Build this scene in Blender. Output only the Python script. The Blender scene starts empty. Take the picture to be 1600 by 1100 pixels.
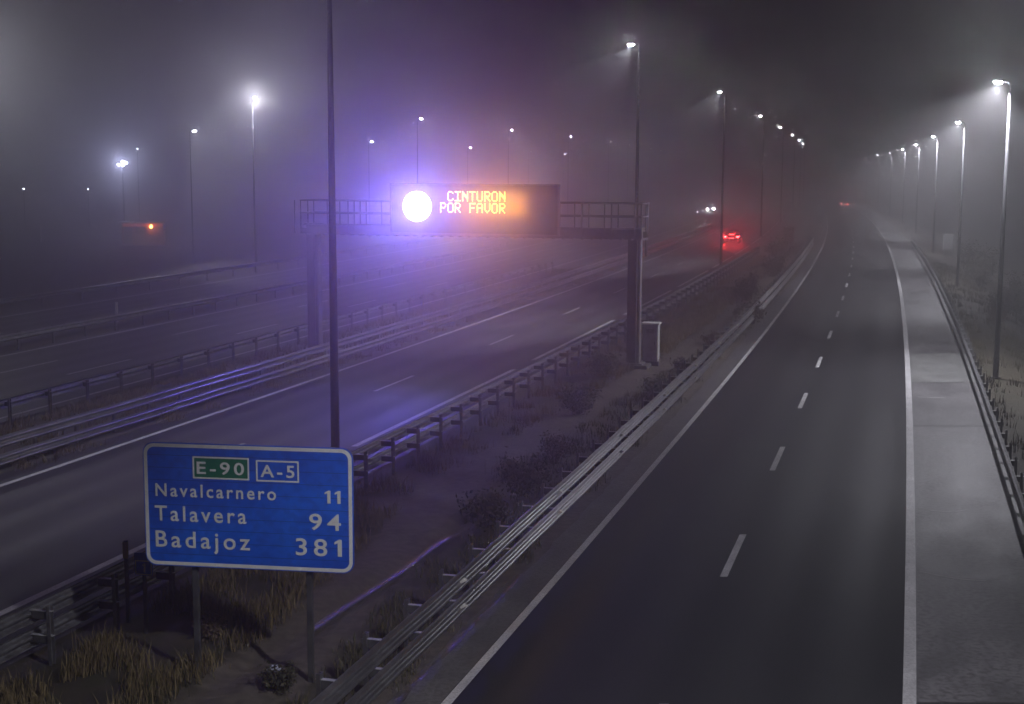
import bpy, bmesh, math, random
import numpy as np
from mathutils import Vector, Matrix, Euler
R = math.radians
random.seed(7); rng = np.random.default_rng(7)
scene = bpy.context.scene
COL = scene.collection

# ------------------------------------------------------------------ camera, world, exposure
cam_data = bpy.data.cameras.new('camera'); cam = bpy.data.objects.new('camera', cam_data); COL.objects.link(cam)
cam_data.sensor_width = 36.0; cam_data.lens = 2150/1600*36.0
cam_data.clip_start = 0.1; cam_data.clip_end = 4000
cam.location = (0, 0, 8.0)
cam.matrix_world = Matrix.Translation((0, 0, 8.0)) @ Matrix.Rotation(R(90)-math.atan(286/2150), 4, 'X') @ Matrix.Rotation(R(0.22), 4, 'Z')
scene.camera = cam
scene.render.resolution_x, scene.render.resolution_y = 1024, 704

world = bpy.data.worlds.new('World'); scene.world = world; world.use_nodes = True
wn = world.node_tree; wn.nodes.clear()
sky = wn.nodes.new('ShaderNodeTexSky'); sky.sky_type = 'NISHITA'; sky.sun_disc = False
sky.sun_elevation = R(-6); sky.sun_rotation = R(200)
glow = wn.nodes.new('ShaderNodeRGB'); glow.outputs[0].default_value = (0.026, 0.014, 0.016, 1)   # town glow on the night cloud
addn = wn.nodes.new('ShaderNodeMix'); addn.data_type = 'RGBA'; addn.blend_type = 'ADD'; addn.inputs[0].default_value = 1
bg = wn.nodes.new('ShaderNodeBackground'); bg.inputs['Strength'].default_value = 0.10
out = wn.nodes.new('ShaderNodeOutputWorld')
wn.links.new(sky.outputs[0], addn.inputs[6]); wn.links.new(glow.outputs[0], addn.inputs[7])
wn.links.new(addn.outputs[2], bg.inputs['Color']); wn.links.new(bg.outputs[0], out.inputs['Surface'])

scene.view_settings.view_transform = 'Standard'; scene.view_settings.look = 'None'
scene.view_settings.exposure = 0.0; scene.view_settings.gamma = 1.0
cy = scene.cycles
cy.use_denoising = True; cy.volume_bounces = 0; cy.max_bounces = 4; cy.diffuse_bounces = 2; cy.glossy_bounces = 2
cy.sample_clamp_indirect = 2.0; cy.sample_clamp_direct = 0; cy.use_light_tree = True
cy.caustics_reflective = False; cy.caustics_refractive = False
cy.use_adaptive_sampling = False

# ------------------------------------------------------------------ tuning of the light
FOG = 0.0092; ANISO = 0.87
LAMP_W = 12500.0

# ------------------------------------------------------------------ helpers
def mat(name, color, rough=0.6, metal=0.0, emit=None, strength=0.0, spec=0.5):
    m = bpy.data.materials.new(name); m.use_nodes = True
    b = m.node_tree.nodes['Principled BSDF']
    b.inputs['Base Color'].default_value = (*color, 1); b.inputs['Roughness'].default_value = rough
    b.inputs['Metallic'].default_value = metal; b.inputs['Specular IOR Level'].default_value = spec
    if emit:
        b.inputs['Emission Color'].default_value = (*emit, 1); b.inputs['Emission Strength'].default_value = strength
        m.cycles.emission_sampling = 'NONE'
    return m
def N(m, kind, **kw):
    n = m.node_tree.nodes.new(kind)
    for k, v in kw.items(): setattr(n, k, v)
    return n
def noise_mat(name, c1, c2, scale=3.0, detail=6.0, rough=(0.5, 0.7), metal=0.0, bump=0.0, lo=0.35, hi=0.65, stretch=None, uv=False, c3=None, scale3=40.0, amt3=0.3, spec=0.5):
    m = mat(name, c1, rough[0], metal, spec=spec); L = m.node_tree.links; b = m.node_tree.nodes['Principled BSDF']
    tc = N(m, 'ShaderNodeTexCoord'); mp = N(m, 'ShaderNodeMapping')
    if stretch: mp.inputs['Scale'].default_value = stretch
    L.new(tc.outputs['UV' if uv else 'Object'], mp.inputs[0])
    nz = N(m, 'ShaderNodeTexNoise'); nz.inputs['Scale'].default_value = scale; nz.inputs['Detail'].default_value = detail
    L.new(mp.outputs[0], nz.inputs['Vector'])
    rp = N(m, 'ShaderNodeValToRGB'); rp.color_ramp.elements[0].position = lo; rp.color_ramp.elements[1].position = hi
    rp.color_ramp.elements[0].color = (*c1, 1); rp.color_ramp.elements[1].color = (*c2, 1)
    L.new(nz.outputs['Fac'], rp.inputs[0]); col = rp.outputs[0]
    if c3:
        n3 = N(m, 'ShaderNodeTexNoise'); n3.inputs['Scale'].default_value = scale3; n3.inputs['Detail'].default_value = 3
        L.new(tc.outputs['Object'], n3.inputs['Vector'])
        r3 = N(m, 'ShaderNodeValToRGB'); r3.color_ramp.elements[0].position = 0.45; r3.color_ramp.elements[1].position = 0.62
        L.new(n3.outputs['Fac'], r3.inputs[0])
        ml = N(m, 'ShaderNodeMath', operation='MULTIPLY'); ml.inputs[1].default_value = amt3; L.new(r3.outputs[0], ml.inputs[0])
        mx = N(m, 'ShaderNodeMix', data_type='RGBA'); L.new(ml.outputs[0], mx.inputs[0]); L.new(col, mx.inputs[6]); mx.inputs[7].default_value = (*c3, 1)
        col = mx.outputs[2]
    L.new(col, b.inputs['Base Color'])
    mr = N(m, 'ShaderNodeMapRange'); mr.inputs[3].default_value = rough[0]; mr.inputs[4].default_value = rough[1]
    L.new(nz.outputs['Fac'], mr.inputs[0]); L.new(mr.outputs[0], b.inputs['Roughness'])
    if bump:
        bp = N(m, 'ShaderNodeBump'); bp.inputs['Strength'].default_value = bump; bp.inputs['Distance'].default_value = 0.02
        nb = N(m, 'ShaderNodeTexNoise'); nb.inputs['Scale'].default_value = scale3; nb.inputs['Detail'].default_value = 4
        L.new(tc.outputs['Object'], nb.inputs['Vector']); L.new(nb.outputs['Fac'], bp.inputs['Height']); L.new(bp.outputs[0], b.inputs['Normal'])
    return m

class MB:
    """collects shapes and links them as one mesh object"""
    def __init__(s): s.bm = bmesh.new()
    def box(s, c, size, rz=0.0, rx=0.0, ry=0.0, bevel=0.0):
        t = bmesh.new(); bmesh.ops.create_cube(t, size=1.0)
        bmesh.ops.scale(t, vec=size, verts=t.verts)
        if bevel: bmesh.ops.bevel(t, geom=t.edges[:], offset=bevel, segments=2, affect='EDGES')
        M = Matrix.Translation(c) @ Euler((rx, ry, rz)).to_matrix().to_4x4()
        bmesh.ops.transform(t, matrix=M, verts=t.verts); s._join(t); return s
    def _join(s, t):
        me = bpy.data.meshes.new('tmp'); t.to_mesh(me); t.free(); s.bm.from_mesh(me); bpy.data.meshes.remove(me)
    def tube(s, pts, radii, seg=10, caps=True):
        pts = [Vector(p) for p in pts]
        if not hasattr(radii, '__len__'): radii = [radii]*len(pts)
        rings = []
        for i, p in enumerate(pts):
            d = (pts[min(i+1, len(pts)-1)] - pts[max(i-1, 0)]).normalized()
            a = d.orthogonal().normalized() if i == 0 else (pa - d*pa.dot(d)).normalized()
            pa = a; b = d.cross(a)
            rings.append([s.bm.verts.new(p + (a*math.cos(2*math.pi*k/seg) + b*math.sin(2*math.pi*k/seg))*radii[i]) for k in range(seg)])
        for r0, r1 in zip(rings, rings[1:]):
            for k in range(seg): s.bm.faces.new((r0[k], r0[(k+1) % seg], r1[(k+1) % seg], r1[k]))
        if caps: s.bm.faces.new(rings[0][::-1]); s.bm.faces.new(rings[-1])
        return s
    def sweep(s, rings, closed=True):
        """rings: list of lists of points; skins them"""
        vs = [[s.bm.verts.new(p) for p in r] for r in rings]; n = len(vs[0])
        for a, b in zip(vs, vs[1:]):
            for k in range(n if closed else n-1):
                s.bm.faces.new((a[k], a[(k+1) % n], b[(k+1) % n], b[k]))
        if closed: s.bm.faces.new(vs[0][::-1]); s.bm.faces.new(vs[-1])
        return s
    def prism(s, outline, y0, y1, axis='y'):
        """outline: list of (x, z); extruded along y"""
        a = [s.bm.verts.new((x, y0, z)) for x, z in outline]; b = [s.bm.verts.new((x, y1, z)) for x, z in outline]
        n = len(a); s.bm.faces.new(a); s.bm.faces.new(b[::-1])
        for k in range(n): s.bm.faces.new((a[k], b[k], b[(k+1) % n], a[(k+1) % n]))
        return s
    def build(s, name, m=None, parent=None, smooth=False, loc=None, rz=0.0, fix=True):
        if fix: bmesh.ops.recalc_face_normals(s.bm, faces=s.bm.faces)
        me = bpy.data.meshes.new(name); s.bm.to_mesh(me); s.bm.free()
        if m:
            for mm in (m if isinstance(m, (list, tuple)) else [m]): me.materials.append(mm)
        if smooth: me.polygons.foreach_set('use_smooth', [True]*len(me.polygons))
        o = bpy.data.objects.new(name, me); COL.objects.link(o)
        if parent: o.parent = parent
        if loc is not None: o.location = loc
        o.rotation_euler.z = rz
        return o
def tag(o, label=None, cat=None, group=None, kind=None):
    if label: o['label'] = label
    if cat: o['category'] = cat
    if group: o['group'] = group
    if kind: o['kind'] = kind
    return o
def empty(name, loc=(0, 0, 0), rz=0.0):
    o = bpy.data.objects.new(name, None); COL.objects.link(o); o.location = loc; o.rotation_euler.z = rz; o.empty_display_size = 0.3
    return o
CH = {}
def copy_tree(o, parent=None):
    c = o.copy(); COL.objects.link(c)
    if parent: c.parent = parent
    for ch in list(o.children): copy_tree(ch, c)
    return c
def np_mesh(name, verts, faces, m, kind=None, uv=None, smooth=False):
    me = bpy.data.meshes.new(name); me.from_pydata(verts.tolist() if hasattr(verts, 'tolist') else verts, [], faces.tolist() if hasattr(faces, 'tolist') else faces)
    if uv is not None:
        l = me.uv_layers.new(name='UVMap'); vi = np.zeros(len(me.loops), dtype=np.int32); me.loops.foreach_get('vertex_index', vi)
        l.data.foreach_set('uv', np.asarray(uv)[vi].ravel())
    if m: me.materials.append(m)
    if smooth: me.polygons.foreach_set('use_smooth', [True]*len(me.polygons))
    o = bpy.data.objects.new(name, me); COL.objects.link(o)
    if kind: o['kind'] = kind
    return o

# ------------------------------------------------------------------ the two alignments (plan curves)
def XM(y): return 0.3203*y - 2.3235e-4*y*y        # main motorway, add the offset of a line
def XR(y): return 0.2968*y - 1.7263e-4*y*y        # side carriageway
def SM(y): return 0.3203 - 2*2.3235e-4*y
def SR(y): return 0.2968 - 2*1.7263e-4*y
def heading(fs, y): return -math.atan(fs(y))      # rz that turns +Y along the road

# lateral offsets
R_RIGHT, R_LEFT, R_DASH = 0.17, -6.80, -3.52
M_RIGHT, M_LEFT, M_DASH = -16.77, -23.57, -20.16
O_NEAR, O_A, O_B, O_FAR = -29.9, -33.63, -36.45, -39.6
R_SH0, R_SH1 = 0.27, 2.62
M_RR, M_LR, O_R, O_FR, C_R = -14.35, -24.75, -29.2, -40.3, -51.3

# ------------------------------------------------------------------ materials
asphalt_new = noise_mat('asphalt_new', (0.016, 0.0157, 0.0175), (0.026, 0.0255, 0.027), scale=0.5, detail=8, rough=(0.62, 0.75), c3=(0.045, 0.044, 0.045), scale3=26, amt3=0.45, bump=0.25, stretch=(1, 0.25, 1), uv=True, spec=0.22)
asphalt_old = noise_mat('asphalt_old', (0.04, 0.038, 0.041), (0.068, 0.064, 0.066), scale=0.6, detail=8, rough=(0.5, 0.66), c3=(0.03, 0.029, 0.03), scale3=22, amt3=0.4, bump=0.2, stretch=(1.6, 0.08, 1), uv=True, spec=0.35)
def wheel_tracks(m, u0, lane, amt):
    """slightly polished, paler wheel paths in every lane (u = offset across the road)"""
    L = m.node_tree.links; b = m.node_tree.nodes['Principled BSDF']; src = b.inputs['Base Color'].links[0].from_socket
    tc = N(m, 'ShaderNodeTexCoord'); sx = N(m, 'ShaderNodeSeparateXYZ'); L.new(tc.outputs['UV'], sx.inputs[0])
    a1 = N(m, 'ShaderNodeMath', operation='MULTIPLY_ADD'); a1.inputs[1].default_value = 4*math.pi/lane; a1.inputs[2].default_value = -u0*4*math.pi/lane; L.new(sx.outputs[0], a1.inputs[0])
    a2 = N(m, 'ShaderNodeMath', operation='COSINE'); L.new(a1.outputs[0], a2.inputs[0])
    nz = N(m, 'ShaderNodeTexNoise'); nz.inputs['Scale'].default_value = 0.35; nz.inputs['Detail'].default_value = 6
    mp = N(m, 'ShaderNodeMapping'); mp.inputs['Scale'].default_value = (2.5, 0.12, 1); L.new(tc.outputs['UV'], mp.inputs[0]); L.new(mp.outputs[0], nz.inputs['Vector'])
    a3 = N(m, 'ShaderNodeMath', operation='MULTIPLY'); L.new(a2.outputs[0], a3.inputs[0]); L.new(nz.outputs['Fac'], a3.inputs[1])
    a4 = N(m, 'ShaderNodeMath', operation='MULTIPLY_ADD'); a4.inputs[1].default_value = -amt; a4.inputs[2].default_value = 1.0; L.new(a3.outputs[0], a4.inputs[0])
    mx = N(m, 'ShaderNodeMix', data_type='RGBA', blend_type='MULTIPLY'); mx.inputs[0].default_value = 1; L.new(src, mx.inputs[6]); L.new(a4.outputs[0], mx.inputs[7])
    L.new(mx.outputs[2], b.inputs['Base Color'])
    rs = b.inputs['Roughness'].links[0].from_socket; a5 = N(m, 'ShaderNodeMath', operation='MULTIPLY_ADD'); a5.inputs[1].default_value = 0.10; L.new(a3.outputs[0], a5.inputs[0]); L.new(rs, a5.inputs[2]); L.new(a5.outputs[0], b.inputs['Roughness'])
wheel_tracks(asphalt_new, -6.8, 3.4, 0.32)
wheel_tracks(asphalt_old, -23.57, 3.4, 0.35)
concrete_sh = noise_mat('shoulder_surface', (0.115, 0.112, 0.115), (0.20, 0.193, 0.197), scale=0.9, detail=12, rough=(0.5, 0.7), c3=(0.07, 0.063, 0.062), scale3=9, amt3=0.75, bump=0.5, uv=True, stretch=(1, 0.45, 1), lo=0.42, hi=0.6)
concrete_sh2 = noise_mat('shoulder_patch', (0.165, 0.168, 0.16), (0.24, 0.24, 0.233), scale=0.9, detail=8, rough=(0.45, 0.6), c3=(0.13, 0.13, 0.125), scale3=13, amt3=0.5, bump=0.2, uv=True)
strip_mat = noise_mat('strip_surface', (0.10, 0.095, 0.095), (0.16, 0.15, 0.15), scale=1.2, detail=8, rough=(0.6, 0.8), c3=(0.06, 0.055, 0.05), scale3=11, amt3=0.6, bump=0.3, uv=True)
joint_mat = mat('joint_sealant', (0.05, 0.048, 0.05), 0.6)
scrape_mat = noise_mat('scrape', (0.42, 0.42, 0.41), (0.62, 0.61, 0.6), scale=6)
paint = noise_mat('road_paint', (0.52, 0.51, 0.51), (0.74, 0.73, 0.73), scale=1.3, detail=8, rough=(0.45, 0.6), c3=(0.3, 0.29, 0.29), scale3=18, amt3=0.5)
galv = noise_mat('galvanised_steel', (0.24, 0.24, 0.245), (0.33, 0.33, 0.335), scale=1.2, detail=4, rough=(0.30, 0.40), metal=0.8, c3=(0.17, 0.15, 0.14), scale3=3, amt3=0.4)
galv_dark = noise_mat('weathered_steel', (0.16, 0.16, 0.17), (0.27, 0.27, 0.28), scale=4, detail=5, rough=(0.45, 0.62), metal=0.6, c3=(0.11, 0.09, 0.075), scale3=9, amt3=0.4)
pole_mat = noise_mat('pole_paint', (0.030, 0.030, 0.034), (0.05, 0.05, 0.054), scale=2, rough=(0.6, 0.75), metal=0.1)
dark_steel = noise_mat('gantry_paint', (0.19, 0.185, 0.19), (0.27, 0.262, 0.27), scale=2, rough=(0.45, 0.6), metal=0.3)
post_dark = noise_mat('post_steel', (0.07, 0.07, 0.075), (0.12, 0.12, 0.125), scale=4, rough=(0.5, 0.65), metal=0.5)
black_case = noise_mat('display_case', (0.03, 0.03, 0.03), (0.05, 0.045, 0.045), scale=3, rough=(0.5, 0.65))
cab_mat = noise_mat('cabinet_grp', (0.5, 0.5, 0.5), (0.62, 0.62, 0.6), scale=2, rough=(0.5, 0.65), c3=(0.28, 0.26, 0.24), scale3=5, amt3=0.4)
lens_mat = mat('lamp_lens', (0.9, 0.9, 0.9), 0.3, emit=(0.93, 0.95, 1.0), strength=420)
soil = None

# ------------------------------------------------------------------ ground
def smooth(a, b, x):
    t = np.clip((x-a)/(b-a), 0, 1); return t*t*(3-2*t)
def hnoise(x, y):
    return (np.sin(x*1.7+0.6*y)*np.sin(y*1.3-0.4*x)*0.5 + np.sin(x*3.9+1.3)*np.sin(y*3.1+x)*0.25 + np.sin(x*7.3-y*2.2)*np.sin(y*6.7)*0.14)
def ground_z(X, Y):
    """height of the soil; below the road sheets wherever a road lies"""
    X = np.asarray(X, float); Y = np.asarray(Y, float)
    yc = np.clip(Y, -20, 420)
    om = X - XM(yc); orr = X - XR(yc)
    z = np.full_like(X, -0.06)
    med = smooth(M_RR-0.3, M_RR+1.2, om)*(1-smooth(R_LEFT-2.4, R_LEFT-1.1, orr))
    z += med*(0.10 + 0.10*hnoise(X*0.55, Y*0.5) + 0.035*hnoise(X*2.1+3, Y*1.9))
    m2 = smooth(O_R-0.1, O_R+1.0, om)*(1-smooth(M_LEFT-1.3, M_LEFT-0.5, om))
    z += m2*(0.10 + 0.09*hnoise(X*0.8, Y*0.7))
    bank = smooth(R_SH1+0.9, R_SH1+9, orr)
    z += bank*(-2.3 + 0.35*hnoise(X*0.35, Y*0.3)) + smooth(12, 60, orr)*1.0
    left = 1-smooth(C_R-9, C_R-1.5, om)
    z += left*(-0.5 + 0.25*hnoise(X*0.2, Y*0.15))
    return z
CHAN = [(-4.55, 20.0), (-3.38, 23.52), (-2.33, 26.43), (-1.51, 29.04), (-0.94, 30.69), (0.35, 34.5)]
def chan_x(y): return np.interp(y, [p[1] for p in CHAN], [p[0] for p in CHAN])
ground_soil = ground_z
def ground_z(X, Y):
    X = np.asarray(X, float); Y = np.asarray(Y, float); z = ground_soil(X, Y)
    for cx in (chan_x(Y), XR(np.clip(Y, -20, 420))+R_LEFT-0.78):
        w = (1-smooth(0.14, 0.42, np.abs(X-cx)))*smooth(19, 22.4, Y)*(1-smooth(34, 37, Y))
        z = z*(1-w) - 0.06*w
    return z
ts = np.unique(np.concatenate([np.linspace(-620, -70, 30), np.linspace(-70, -30, 40), np.linspace(-30, -17, 40), np.arange(-17, -5.5, 0.22), np.linspace(-5.5, 3, 14), np.arange(3, 14, 0.4), np.linspace(14, 40, 16), np.linspace(40, 420, 16)]))
ys = np.unique(np.concatenate([np.linspace(-40, 14, 14), np.arange(14, 62, 0.25), np.arange(62, 120, 0.8), np.arange(120, 300, 3), np.linspace(300, 640, 24)]))
T, Yg = np.meshgrid(ts, ys)
yc = np.clip(Yg, -20, 420)
Xg = T + np.where(T < -13, XM(yc), np.where(T > -8, XR(yc), XM(yc)+(XR(yc)-XM(yc))*(T+13)/5))
Zg = ground_z(Xg, Yg)
nv, nt = T.shape
idx = np.arange(nv*nt).reshape(nv, nt)
gf = np.stack([idx[:-1, :-1], idx[:-1, 1:], idx[1:, 1:], idx[1:, :-1]], -1).reshape(-1, 4)
soil = noise_mat('soil', (0.045, 0.038, 0.026), (0.085, 0.07, 0.048), scale=0.9, detail=9, rough=(0.85, 0.95), c3=(0.045, 0.048, 0.022), scale3=2.2, amt3=0.75, bump=0.6)
def soil_path():
    """blend a bare trodden track into the soil by an attribute"""
    m = soil; L = m.node_tree.links; b = m.node_tree.nodes['Principled BSDF']
    src = b.inputs['Base Color'].links[0].from_socket
    at = N(m, 'ShaderNodeAttribute', attribute_name='track')
    nz = N(m, 'ShaderNodeTexNoise'); nz.inputs['Scale'].default_value = 1.6; nz.inputs['Detail'].default_value = 7
    tc = N(m, 'ShaderNodeTexCoord'); L.new(tc.outputs['Object'], nz.inputs[0])
    ad = N(m, 'ShaderNodeMath', operation='ADD'); L.new(at.outputs['Fac'], ad.inputs[0])
    sb = N(m, 'ShaderNodeMath', operation='MULTIPLY_ADD'); sb.inputs[1].default_value = 1.2; sb.inputs[2].default_value = -0.6; L.new(nz.outputs['Fac'], sb.inputs[0]); L.new(sb.outputs[0], ad.inputs[1])
    rp = N(m, 'ShaderNodeValToRGB'); rp.color_ramp.elements[0].position = 0.38; rp.color_ramp.elements[1].position = 0.62; L.new(ad.outputs[0], rp.inputs[0])
    n2 = N(m, 'ShaderNodeTexNoise'); n2.inputs['Scale'].default_value = 5; n2.inputs['Detail'].default_value = 8; L.new(tc.outputs['Object'], n2.inputs[0])
    r2 = N(m, 'ShaderNodeValToRGB'); r2.color_ramp.elements[0].color = (0.075, 0.064, 0.048, 1); r2.color_ramp.elements[1].color = (0.145, 0.125, 0.095, 1)
    r2.color_ramp.elements[0].position = 0.35; r2.color_ramp.elements[1].position = 0.7; L.new(n2.outputs['Fac'], r2.inputs[0])
    mx = N(m, 'ShaderNodeMix', data_type='RGBA'); L.new(rp.outputs[0], mx.inputs[0]); L.new(src, mx.inputs[6]); L.new(r2.outputs[0], mx.inputs[7])
    L.new(mx.outputs[2], b.inputs['Base Color'])
soil_path()
ground = np_mesh('ground', np.stack([Xg, Yg, Zg], -1).reshape(-1, 3), gf, soil, 'structure', smooth=True)
TRACK = [(-4.6, 17), (-3.6, 22.7), (-2.9, 26), (-2.0, 31.5), (-1.1, 35.7), (0.7, 40.5), (3.2, 48), (7.0, 58), (12, 75), (17.5, 95), (24, 120)]
def track_x(y): return np.interp(y, [p[1] for p in TRACK], [p[0] for p in TRACK])
tr = np.exp(-((Xg-track_x(Yg))/np.where(Yg < 45, 1.05, 0.75))**2)*(Yg < 118)
# bare gravelly verge between rail and strip on the side carriageway
tr = np.maximum(tr, 0.75*np.exp(-((Xg-XR(yc)-(R_LEFT-1.0))/0.5)**2))
a = ground.data.attributes.new('track', 'FLOAT', 'POINT'); a.data.foreach_set('value', tr.ravel().astype(np.float32))

# ------------------------------------------------------------------ roads
def strip(name, f, t0, t1, y0, y1, z, m, step=2.0, kind='structure', wob=0.0, parent=None):
    yy = np.arange(y0, y1+step*0.5, step); yy[-1] = y1
    if len(yy) < 2: yy = np.array([y0, y1])
    n = 1 if wob == 0 else 1
    v = []; uv = []
    for y in yy:
        w0 = wob*math.sin(y*2.3)*0.5 + wob*math.sin(y*5.1+1)*0.4 if wob else 0
        v += [(f(min(y, 420.0))+t0+w0, y, z), (f(min(y, 420.0))+t1, y, z)]; uv += [(t0, y), (t1, y)]
    fc = [(2*i, 2*i+1, 2*i+3, 2*i+2) for i in range(len(yy)-1)]
    o = np_mesh(name, v, fc, m, kind, uv)
    if parent: o.parent = parent
    return o
YN, YF = -10, 420
road_side = strip('side_road', XR, R_LEFT-0.1, R_RIGHT+0.1, YN, YF, 0.0, asphalt_new)
strip('road_edge_strip', XR, R_LEFT-0.72, R_LEFT-0.1, YN, YF, -0.004, strip_mat, step=0.5, wob=0.06)
sh_patches = [(-10, 20, 1), (20, 42.9, 1), (42.9, 51.8, 1), (51.8, 60.3, 2), (60.3, 84.5, 1), (84.5, 100.5, 1), (100.5, 420, 1)]
for k, (ya, yb, q) in enumerate(sh_patches):
    strip('road_shoulder', XR, R_RIGHT+0.1, R_SH1+0.25, ya, yb-(0.20 if yb < 45 else 0.07), 0.0 if k % 2 else -0.003, concrete_sh if q == 1 else concrete_sh2)
strip('shoulder_joint', XR, R_RIGHT+0.1, R_SH1+0.25, -10, 420, -0.012, joint_mat, step=4)
road_main = strip('main_road', XM, M_RIGHT-0.3-6.9-0.5, M_RIGHT+1.9, YN, YF, 0.0, asphalt_old)
road_opp = strip('opposite_road', XM, O_FAR-0.6, O_NEAR+0.5, YN, YF, 0.0, asphalt_old)
road_col = strip('collector_road', XM, C_R+0.8, O_FR-1.4, YN, YF, 0.0, asphalt_old)
# painted markings
strip('road_line', XR, R_RIGHT-0.09, R_RIGHT+0.12, YN, YF, 0.006, paint)
strip('road_line', XR, R_LEFT-0.08, R_LEFT+0.08, YN, YF, 0.006, paint)
strip('road_line', XM, M_LEFT-0.09, M_LEFT+0.09, YN, YF, 0.006, paint)
strip('road_line', XM, O_NEAR-0.08, O_NEAR+0.08, YN, YF, 0.006, paint)
strip('road_line', XM, O_FAR-0.08, O_FAR+0.08, YN, YF, 0.006, paint)
strip('road_line', XM, C_R+1.5, C_R+1.65, YN, YF, 0.006, paint)
def dashes(name, f, t, w, y0, period, ln, n):
    v = []; fc = []
    for i in range(n):
        ya, yb = y0+i*period, y0+i*period+ln
        k = len(v)
        v += [(f(ya)+t-w/2, ya, 0.006), (f(ya)+t+w/2, ya, 0.006), (f(yb)+t+w/2, yb, 0.006), (f(yb)+t-w/2, yb, 0.006)]
        fc.append((k, k+1, k+2, k+3))
    return np_mesh(name, v, fc, paint, 'structure')
dashes('lane_dashes', XR, R_DASH, 0.15, 29.75-3.3-9.75*2, 9.75, 3.2, 40)
dashes('lane_dashes', XM, M_DASH, 0.13, 49.2-13.4*3, 13.4, 3.8, 28)
dashes('lane_dashes', XM, O_A, 0.13, 53.0-13.4*2, 13.4, 4.3, 26)
dashes('lane_dashes', XM, O_B, 0.13, 52.6-13.4*2, 13.4, 4.3, 26)
dashes('shoulder_dashes', XM, M_RIGHT, 0.19, 57.6-18.4*3, 18.4, 15.6, 20)
# pale scrape marks on the shoulder
def scrape(pts, w):
    v = []; fc = []
    for i, (x, y) in enumerate(pts):
        ww = w*(0.35+0.65*math.sin(math.pi*(i+0.5)/len(pts)))
        v += [(x, y-ww/2, 0.005), (x, y+ww/2, 0.005)]
        if i: k = 2*i; fc.append((k-2, k, k+1, k-1))
    o = np_mesh('scrape_mark', v, fc, scrape_mat, 'structure')
scrape([(XR(26.6)+0.45+0.14*i, 26.9-0.16*i+0.02*i*i*0.5) for i in range(9)], 0.06)
scrape([(XR(31.6)+0.75+0.13*i, 31.9-0.07*i+0.012*i*i) for i in range(8)], 0.06)
scrape([(XR(48.3)+0.5+0.16*i, 48.4-0.03*i) for i in range(7)], 0.12)

# shallow wet concrete drainage channels
wet = noise_mat('wet_concrete', (0.07, 0.065, 0.06), (0.11, 0.10, 0.095), scale=3, detail=8, rough=(0.05, 1.0), c3=(0.05, 0.045, 0.04), scale3=14, amt3=0.5, bump=0.8)
def channel(fx, hw, y0, y1, zr):
    v = []; fc = []; nn = 9
    yy = np.arange(y0, y1, 0.25)
    for i, y in enumerate(yy):
        for k in range(nn):
            q = -1+2*k/(nn-1); v.append((float(fx(y))+q*hw, float(y), zr-0.22*hw*(1-q*q)+0.004*math.sin(y*3.1+q*2)))
        if i:
            for k in range(nn-1): a = i*nn+k; fc.append((a-nn, a-nn+1, a+1, a))
    return np_mesh('drainage_channel', v, fc, wet, 'structure', smooth=True)
channel(lambda y: chan_x(y)+0.012*math.sin(y*1.7), 0.10, 23.2, 29.6, 0.0)
channel(lambda y: XR(y)+R_LEFT-0.80+0.015*math.sin(y*2.1), 0.10, 19, 27, -0.02)

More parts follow.
